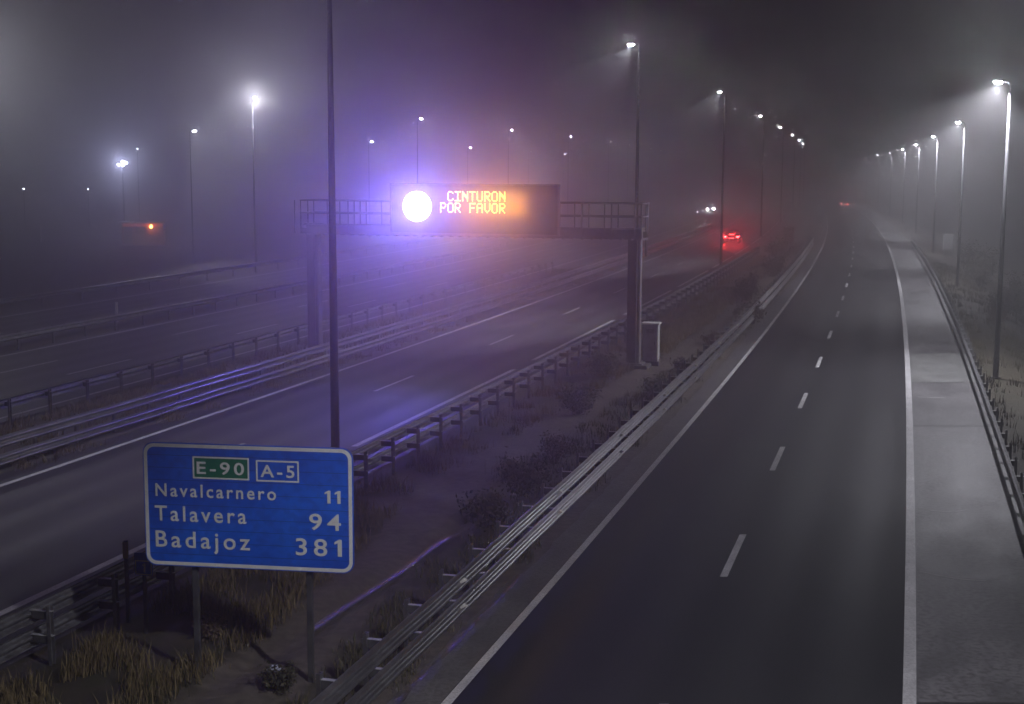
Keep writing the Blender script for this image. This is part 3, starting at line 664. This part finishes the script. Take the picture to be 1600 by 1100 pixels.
# ------------------------------------------------------------------ cars
tyre_m = mat('tyre_rubber', (0.02, 0.02, 0.02), 0.8); rim_m = mat('wheel_rim', (0.4, 0.4, 0.42), 0.35, 0.8)
glass_m = mat('car_glass', (0.02, 0.022, 0.025), 0.08); plate_m = mat('number_plate', (0.7, 0.7, 0.68), 0.4)
tail_m = mat('tail_light', (0.4, 0.01, 0.01), 0.3, emit=(1.0, 0.05, 0.045), strength=55)
head_m = mat('headlight', (0.9, 0.9, 0.9), 0.2, emit=(0.90, 0.90, 1.0), strength=1600)
dim_tail = mat('dim_tail_light', (0.4, 0.01, 0.01), 0.3, emit=(1.0, 0.10, 0.08), strength=160)
plate_lit = mat('lit_number_plate', (0.6, 0.5, 0.5), 0.4, emit=(1, 0.15, 0.12), strength=3.5)
def make_car(label, paint_m, loc, rz, tails=None, heads=None):
    """car points to +Y"""
    root = empty('car', loc, rz); tag(root, label, 'car')
    prof = [(-2.1, 0.32, 0.62, 0.80), (-2.06, 0.30, 0.90, 0.83), (-1.55, 0.28, 0.97, 0.88), (-0.6, 0.24, 0.95, 0.89), (0.7, 0.24, 0.93, 0.89), (1.35, 0.26, 0.86, 0.86), (1.95, 0.28, 0.74, 0.80), (2.12, 0.34, 0.58, 0.72)]
    rings = []
    for y, zb, zt, w in prof:
        rings.append([(-w*0.9, y, zb), (-w, y, zb+0.14), (-w, y, zt-0.2), (-w*0.93, y, zt-0.04), (-w*0.8, y, zt), (w*0.8, y, zt), (w*0.93, y, zt-0.04), (w, y, zt-0.2), (w, y, zb+0.14), (w*0.9, y, zb)])
    mb = MB(); mb.sweep(rings); body = mb.build('body', paint_m, root, smooth=False)
    mb = MB(); rr = []
    for y, z0, z1, w in [(-1.75, 0.94, 0.97, 0.72), (-1.2, 0.94, 1.40, 0.60), (-0.7, 0.93, 1.46, 0.58), (0.1, 0.93, 1.45, 0.58), (1.15, 0.90, 0.93, 0.74)]:
        rr.append([(-0.80, y, z0), (-w, y, z1-0.03), (-w*0.9, y, z1), (w*0.9, y, z1), (w, y, z1-0.03), (0.80, y, z0)])
    mb.sweep(rr); mb.build('windows', glass_m, root)
    mb = MB(); mb.box((0, -0.42, 1.465), (1.1, 1.25, 0.03), bevel=0.012)
    mb.build('roof', paint_m, root)
    for sx in (-1, 1):
        for y in (-1.32, 1.32):
            mb = MB(); mb.tube([(sx*0.70, y, 0.31), (sx*0.885, y, 0.31)], 0.31, seg=20); w = mb.build('wheel', tyre_m, root)
            mb = MB(); mb.tube([(sx*0.87, y, 0.31), (sx*0.895, y, 0.31)], 0.19, seg=14); mb.build('rim', rim_m, w)
        mb = MB(); mb.box((sx*0.97, 0.62, 0.98), (0.16, 0.10, 0.12), bevel=0.02); mb.build('mirror', paint_m, root)
        mb = MB(); mb.box((sx*0.66, -2.09, 0.77), (0.30, 0.06, 0.13), bevel=0.015); mb.build('tail_light', tails or plain_red, root)
        mb = MB(); mb.box((sx*0.60, 2.06, 0.62), (0.26, 0.10, 0.13), bevel=0.015); mb.build('headlight', heads or rim_m, root)
    mb = MB(); mb.box((0, -2.115, 0.62), (0.52, 0.02, 0.12)); mb.build('number_plate', plate_lit if tails else plate_m, root)
    return root
plain_red = mat('red_plastic', (0.3, 0.01, 0.01), 0.3)
car_dark = mat('car_paint_dark', (0.04, 0.04, 0.045), 0.3, 0.3); car_grey = mat('car_paint_grey', (0.2, 0.2, 0.21), 0.3, 0.4)
def pt(name, parent, loc, color, power, r=0.08, spot=None, rot=(0, 0, 0)):
    ld = bpy.data.lights.new(name, 'SPOT' if spot else 'POINT'); ld.energy = power; ld.color = color; ld.shadow_soft_size = r
    if spot: ld.spot_size = R(spot); ld.spot_blend = 0.6
    o = bpy.data.objects.new(name, ld); COL.objects.link(o); o.parent = parent; o.location = loc; o.rotation_euler = rot
    return o
c1 = make_car('dark car driving away with glowing red tail lights in the near motorway lane', car_dark, (24.3, 152, 0.0), heading(SM, 152), tails=tail_m)
for sx in (-1, 1): pt('tail_glow', c1, (sx*0.66, -2.25, 0.80), (1.0, 0.035, 0.04), 360)
mb = MB(); mb.box((0, -1.78, 1.02), (0.5, 0.04, 0.05)); mb.build('brake_light', tail_m, c1)
c2 = make_car('car coming through the fog with two white headlights', car_grey, (37.6, 262, 0.0), heading(SM, 262)+math.pi, heads=head_m)
for sx in (-1, 1): pt('headlight_beam', c2, (sx*0.6, 2.2, 0.64), (0.80, 0.80, 1.0), 400, 0.06, spot=50, rot=(R(88), 0, 0))
c3 = make_car('far car with one small red light where the side road fades into fog', car_grey, (XR(300)-1.6, 300, 0.0), heading(SR, 300), tails=dim_tail)

# ------------------------------------------------------------------ far things on the far left
# floodlight mast
fm = empty('floodlight_mast', (-50.6, 180, -0.5)); tag(fm, 'mast with a cluster of blue-white floodlights shining through the fog', 'floodlight')
mb = MB(); mb.tube([(0, 0, -0.5), (0, 0, 9.4)], [0.14, 0.07], seg=12); mb.build('pole', pole_mat, fm)
mb = MB(); mb.box((0, 0, 9.1), (1.5, 0.08, 0.08)); mb.build('crossbar', pole_mat, fm)
flood_m = mat('floodlight_lens', (0.9, 0.9, 1), 0.3, emit=(0.75, 0.8, 1.0), strength=160)
for x, z in ((-0.45, 8.85), (0.1, 8.75), (0.5, 9.1), (0.1, 9.25)):
    mb = MB(); mb.box((x, -0.12, z), (0.34, 0.14, 0.26), bevel=0.02); fl = mb.build('floodlight', dark_steel, fm)
    mb = MB(); mb.box((x, -0.20, z), (0.29, 0.03, 0.21)); mb.build('lens', flood_m, fl)
pt('flood_glow', fm, (0, -0.6, 9.0), (0.58, 0.62, 1.0), 2600, 0.2, spot=150, rot=(R(-80), 0, R(12)))
# small low lamps in the fog
small_lens = mat('small_lens', (0.9, 0.9, 0.9), 0.3, emit=(0.85, 0.87, 1.0), strength=40)
def small_lamp():
    r = empty('post_lamp'); h = 5.5
    mb = MB(); mb.tube([(0, 0, -1), (0, 0, h-0.2)], [0.07, 0.04], seg=10); mb.build('pole', pole_mat, r)
    mb = MB(); mb.tube([(0, 0, h-0.05), (0, 0, h+0.12)], [0.22, 0.05], seg=12); mb.build('shade', dark_steel, r)
    mb = MB(); mb.tube([(0, 0, h-0.22), (0, 0, h-0.14), (0, 0, h-0.06)], [0.05, 0.12, 0.13], seg=12); mb.build('lens', small_lens, r)
    return r
sl = small_lamp()
for k, (x, y, z, lab) in enumerate([(-70.6, 200, 0.0, 'small dim post lamp far in the fog, near the edge of the picture'), (-61.3, 200, 0.0, 'small dim post lamp far in the fog, below the floodlight cluster'), (-54.0, 200, 5.3, 'small dim lamp just above the floodlight cluster'), (-74.2, 199, 5.8, 'small lamp cut by the edge of the picture')]):
    o = sl if k == 0 else copy_tree(sl)
    o.location = (x, y, z-0.5 if z == 0 else z); tag(o, lab, 'post lamp', 'small lamps far off in the fog')
    if z:
        for ch in o.children:
            if ch.name.startswith('pole'): ch.scale.z = 1.0; ch.location.z = -5.0+0.0; ch.scale.z = 1.9
# low kiosk with a warm lamp
kb = empty('roadside_kiosk', (-40.2, 150, -0.4), R(10)); tag(kb, 'low building with dull red front and one warm lamp far off in the fog', 'kiosk')
kwall = noise_mat('kiosk_wall', (0.16, 0.05, 0.04), (0.24, 0.08, 0.06), scale=1.0)
mb = MB(); mb.box((0, 1.5, 1.2), (4.4, 3.0, 2.4)); mb.build('wall', kwall, kb)
mb = MB(); mb.box((0, 1.4, 2.47), (4.8, 3.5, 0.14)); mb.build('roof', dark_steel, kb)
mb = MB(); mb.box((-0.2, -0.02, 1.7), (1.1, 0.04, 0.8)); mb.build('window', glass_m, kb)
mb = MB(); mb.box((-1.55, -0.02, 1.0), (0.85, 0.05, 2.0)); mb.build('door', post_dark, kb)
red_band = mat('red_lit_sign', (0.3, 0.05, 0.05), 0.5, emit=(1.0, 0.16, 0.12), strength=0.3)
mb = MB(); mb.box((0, -0.05, 2.2), (4.2, 0.06, 0.32)); mb.build('lit_band', red_band, kb)
warm = mat('warm_lamp', (0.9, 0.7, 0.4), 0.4, emit=(1.0, 0.55, 0.12), strength=14)
mb = MB(); mb.tube([(0.9, -0.1, 1.9), (0.9, -0.1, 2.25)], [0.17, 0.12], seg=12); mb.build('lamp', warm, kb)
pt('lamp_glow', kb, (0.9, -0.4, 2.0), (1.0, 0.45, 0.12), 90, 0.1)
# white marker posts
mk = MB(); mk.box((0, 0, 0.55), (0.12, 0.08, 1.1), bevel=0.01)
mo = mk.build('marker_post', sign_white, None, loc=(XM(74)+O_FR-0.9-0.0, 71.5, 0)); mo.location = (-20.6, 71.3, -0.05); tag(mo, 'white marker post behind the thin guardrail of the opposite carriageway', 'marker post')
mk2 = mo.copy(); COL.objects.link(mk2); mk2.location = (-54.0, 158, -0.5); mk2.scale = (1.3, 1.3, 1.7); tag(mk2, 'pale marker post standing alone in the dark field', 'marker post')

# ------------------------------------------------------------------ vegetation
def leaf_mat(name, c1, c2, rough=0.7):
    m = mat(name, c1, rough); L = m.node_tree.links; b = m.node_tree.nodes['Principled BSDF']
    g = N(m, 'ShaderNodeNewGeometry'); rp = N(m, 'ShaderNodeValToRGB')
    rp.color_ramp.elements[0].color = (*c1, 1); rp.color_ramp.elements[1].color = (*c2, 1)
    L.new(g.outputs['Random Per Island'], rp.inputs[0]); L.new(rp.outputs[0], b.inputs['Base Color'])
    return m
dry = leaf_mat('dry_grass_blades', (0.10, 0.075, 0.03), (0.26, 0.20, 0.095))
green = leaf_mat('green_grass_blades', (0.035, 0.040, 0.016), (0.15, 0.125, 0.06))
bush_m = leaf_mat('bush_leaves', (0.018, 0.022, 0.010), (0.065, 0.055, 0.028))
bushdry_m = leaf_mat('dry_bush_leaves', (0.05, 0.035, 0.022), (0.14, 0.09, 0.055))
def blades(name, pts, hmin, hmax, width, m, per=7, spread=0.10, lean=0.5):
    pts = np.asarray(pts); pts = pts[~((np.abs(pts[:, 0]-chan_x(pts[:, 1])) < 0.5) & (pts[:, 1] > 19) & (pts[:, 1] < 35))]
    P = np.repeat(np.asarray(pts), per, axis=0); n = len(P)
    P = P + np.stack([rng.normal(0, spread, n), rng.normal(0, spread, n)], -1)
    z = ground_z(P[:, 0], P[:, 1])-0.02
    h = rng.uniform(hmin, hmax, n)*rng.uniform(0.5, 1, n); a = rng.uniform(0, 2*np.pi, n); l = rng.uniform(0.1, lean, n)*h
    b = rng.uniform(0, 2*np.pi, n); w = width*rng.uniform(0.6, 1.3, n)
    V = np.zeros((n, 5, 3)); cx, sx = np.cos(a), np.sin(a); cb, sb_ = np.cos(b)*w/2, np.sin(b)*w/2
    V[:, 0] = np.stack([P[:, 0]-cb, P[:, 1]-sb_, z], -1); V[:, 1] = np.stack([P[:, 0]+cb, P[:, 1]+sb_, z], -1)
    mx, my = P[:, 0]+cx*l*0.35, P[:, 1]+sx*l*0.35
    V[:, 2] = np.stack([mx+cb*0.8, my+sb_*0.8, z+h*0.6], -1); V[:, 3] = np.stack([mx-cb*0.8, my-sb_*0.8, z+h*0.6], -1)
    V[:, 4] = np.stack([P[:, 0]+cx*l, P[:, 1]+sx*l, z+h], -1)
    i = np.arange(n)*5
    F = [(k, k+1, k+2, k+3) for k in i.tolist()] + [(k+3, k+2, k+4) for k in i.tolist()]
    o = np_mesh(name, V.reshape(-1, 3), F, m, 'stuff')
    return o
def scatter(n, y0, y1, tf0, tf1, f, clump=0.5, power=1.6):
    """clumped points in a band; denser near the camera"""
    u = rng.random(n*4); y = y0+(y1-y0)*u**power
    t = rng.random(n*4); x = f(y)+tf0+(tf1-tf0)*t
    k = hnoise(x*1.3+5, y*1.1)+hnoise(x*0.5, y*0.45+2) > clump-0.5
    x, y = x[k][:n], y[k][:n]
    return np.stack([x, y], -1)
pts = scatter(7500, 15, 130, M_RR+0.05, M_RR+2.9, XM, 0.45)
pts = pts[np.abs(pts[:, 0]-track_x(pts[:, 1])) > 0.7]
tag(blades('dry_grass', pts, 0.12, 0.5, 0.014, dry), 'dry yellow grass tufts growing in the verge along the guardrails')
pts = scatter(9000, 15, 130, M_RR+1.2, -6.0, XM, 0.42)
pts = pts[(np.abs(pts[:, 0]-track_x(pts[:, 1])) > 0.9) & (pts[:, 0] < XR(pts[:, 1])+R_LEFT-1.0)]
tag(blades('low_weeds', pts, 0.08, 0.34, 0.018, green), 'dark low weeds scattered over the verge between the roads')
pts = np.concatenate([scatter(2600, 28, 120, M_LR-2.9, M_LR+0.7, XM, 0.55, 1.3), scatter(1500, 28, 110, O_R+0.2, O_R+1.7, XM, 0.55, 1.3)])
tag(blades('median_grass', pts, 0.10, 0.42, 0.022, dry), 'dry grass in the strip between the two motorway guardrails')
pts = scatter(5000, 14, 120, R_SH1+0.5, R_SH1+11, XR, 0.5, 1.3)
tag(blades('bank_grass', pts, 0.12, 0.55, 0.022, green), 'dark grass covering the bank below the pale shoulder')
def bush_mesh(name, w, h, nleaf, m, seed, leaf=0.07):
    r = np.random.default_rng(seed); mb = MB()
    tips = []
    for k in range(16):
        a = r.uniform(0, 2*math.pi); l = r.uniform(0.45, 1.0); top = Vector((math.cos(a)*w*l*0.5*r.uniform(0.5, 1.1), math.sin(a)*w*l*0.5*r.uniform(0.5, 1.1), h*r.uniform(0.55, 1.0)*(1.15-0.45*l)))
        mid = top*0.5+Vector((0, 0, h*0.1)); mb.tube([(0, 0, -0.1), mid, top], [0.014, 0.009, 0.003], seg=5); tips.append((mid, top))
    mb.bm.verts.ensure_lookup_table()
    for k in range(nleaf):
        mid, top = tips[r.integers(len(tips))]; t = r.uniform(0.0, 1.08)
        c = mid.lerp(top, t) if r.random() < 0.75 else mid*r.uniform(0.3, 1)
        c = c+Vector(r.normal(0, 0.085*w, 3)); c.z = max(c.z, 0.02)
        d = Vector(r.normal(0, 1, 3)).normalized(); e = d.orthogonal().normalized(); s = leaf*r.uniform(0.5, 1.4)
        vs = [mb.bm.verts.new(c+d*s), mb.bm.verts.new(c+e*s*0.38), mb.bm.verts.new(c-d*s*0.8), mb.bm.verts.new(c-e*s*0.38)]
        mb.bm.faces.new(vs)
    me = bpy.data.meshes.new(name); mb.bm.to_mesh(me); mb.bm.free(); me.materials.append(m); return me
BM = [bush_mesh('bush', 1.5, 1.0, 1500, bush_m, 1), bush_mesh('bush', 1.3, 0.8, 1200, bush_m, 2), bush_mesh('bush', 1.1, 0.9, 800, bushdry_m, 3, 0.06), bush_mesh('bush', 1.8, 1.7, 2000, bush_m, 4)]
def bush(x, y, s, k, label, group='bushes on the verge and bank'):
    o = bpy.data.objects.new('bush', BM[k]); COL.objects.link(o); o.location = (x, y, ground_at(x, y)-0.03); o.scale = (s, s, s*random.uniform(0.9, 1.15)); o.rotation_euler.z = random.uniform(0, 6.28)
    tag(o, label, 'bush', group); return o
bush(0.25, 33.2, 1.0, 0, 'dark bush against the guardrail spacers, on the track side')
bush(-0.55, 30.0, 0.95, 1, 'low dark bush leaning over the pale edge of the track')
bush(1.2, 36.8, 1.0, 2, 'reddish dry bush at the track, farther along than the dark ones')
bush(-5.1, 22.6, 0.6, 2, 'small dry reddish shrub by the left post of the blue sign')
bush(-3.55, 20.3, 0.55, 1, 'dark weed clump at the foot of the blue sign posts')
bush(5.2, 48.0, 1.0, 1, 'dark scrub on the verge before the gantry post')
bush(3.6, 52.6, 1.1, 0, 'dark scrub beside the foot of the gantry post')
bush(2.2, 44.5, 1.0, 0, 'dark scrub on the verge, midway from the sign to the gantry post')
bush(6.8, 54.2, 0.9, 2, 'dry shrub at the foot of the grey cabinet')
bush(9.0, 62.0, 1.0, 2, 'dry scrub past the grey cabinet')
bush(12.5, 72.0, 1.2, 0, 'dark scrub along the verge, well past the cabinet')
for i, (y, t, s, k) in enumerate([(46, 6.0, 1.0, 1), (52, 5.2, 0.9, 2), (60, 6.0, 1.2, 0), (66, 7.5, 1.3, 3), (74, 5.2, 1.2, 2), (82, 6.2, 1.4, 0), (90, 8.0, 1.5, 3), (104, 6.5, 1.6, 3), (120, 7.0, 1.7, 3)]):
    bush(XR(y)+t, y, s, k, 'bush on the bank beyond the shoulder guardrail, %s counting from the near end' % ORD[i])
for i, (y, t, s, k) in enumerate([(84, -2.6, 1.2, 0), (93, -3.2, 1.3, 2), (104, -2.4, 1.4, 0), (116, -2.8, 1.4, 3), (130, -2.2, 1.5, 0)]):
    bush(XR(y)+R_LEFT+t, y, s, k, 'scrub against the verge guardrail far up the road, %s clump past the cabinet' % ORD[i])
# crumpled litter
lit = mat('litter_plastic', (0.45, 0.47, 0.6), 0.4)
mb = MB()
t = bmesh.new(); bmesh.ops.create_icosphere(t, subdivisions=2, radius=0.14)
for v in t.verts: v.co = v.co*random.uniform(0.5, 1.15); v.co.z *= 0.6
mb._join(t); o = mb.build('litter_bag', lit, None, loc=(-3.75, 20.95, ground_at(-3.75, 20.95)+0.06)); tag(o, 'crumpled pale plastic bag lying on the dirt below the blue sign', 'litter')

# ------------------------------------------------------------------ haze
mb = MB(); mb.box((0, 300, 6.5), (1500, 760, 20.0))
hz = mb.build('haze', None, None); tag(hz, kind='stuff')
hm = bpy.data.materials.new('haze_air'); hm.use_nodes = True; hm.node_tree.nodes.clear()
vo = hm.node_tree.nodes.new('ShaderNodeVolumePrincipled'); mo_ = hm.node_tree.nodes.new('ShaderNodeOutputMaterial')
vo.inputs['Color'].default_value = (0.93, 0.92, 0.95, 1); vo.inputs['Density'].default_value = FOG; vo.inputs['Anisotropy'].default_value = ANISO
hm.node_tree.links.new(vo.outputs[0], mo_.inputs['Volume']); hz.data.materials.append(hm)
hm.cycles.homogeneous_volume = True
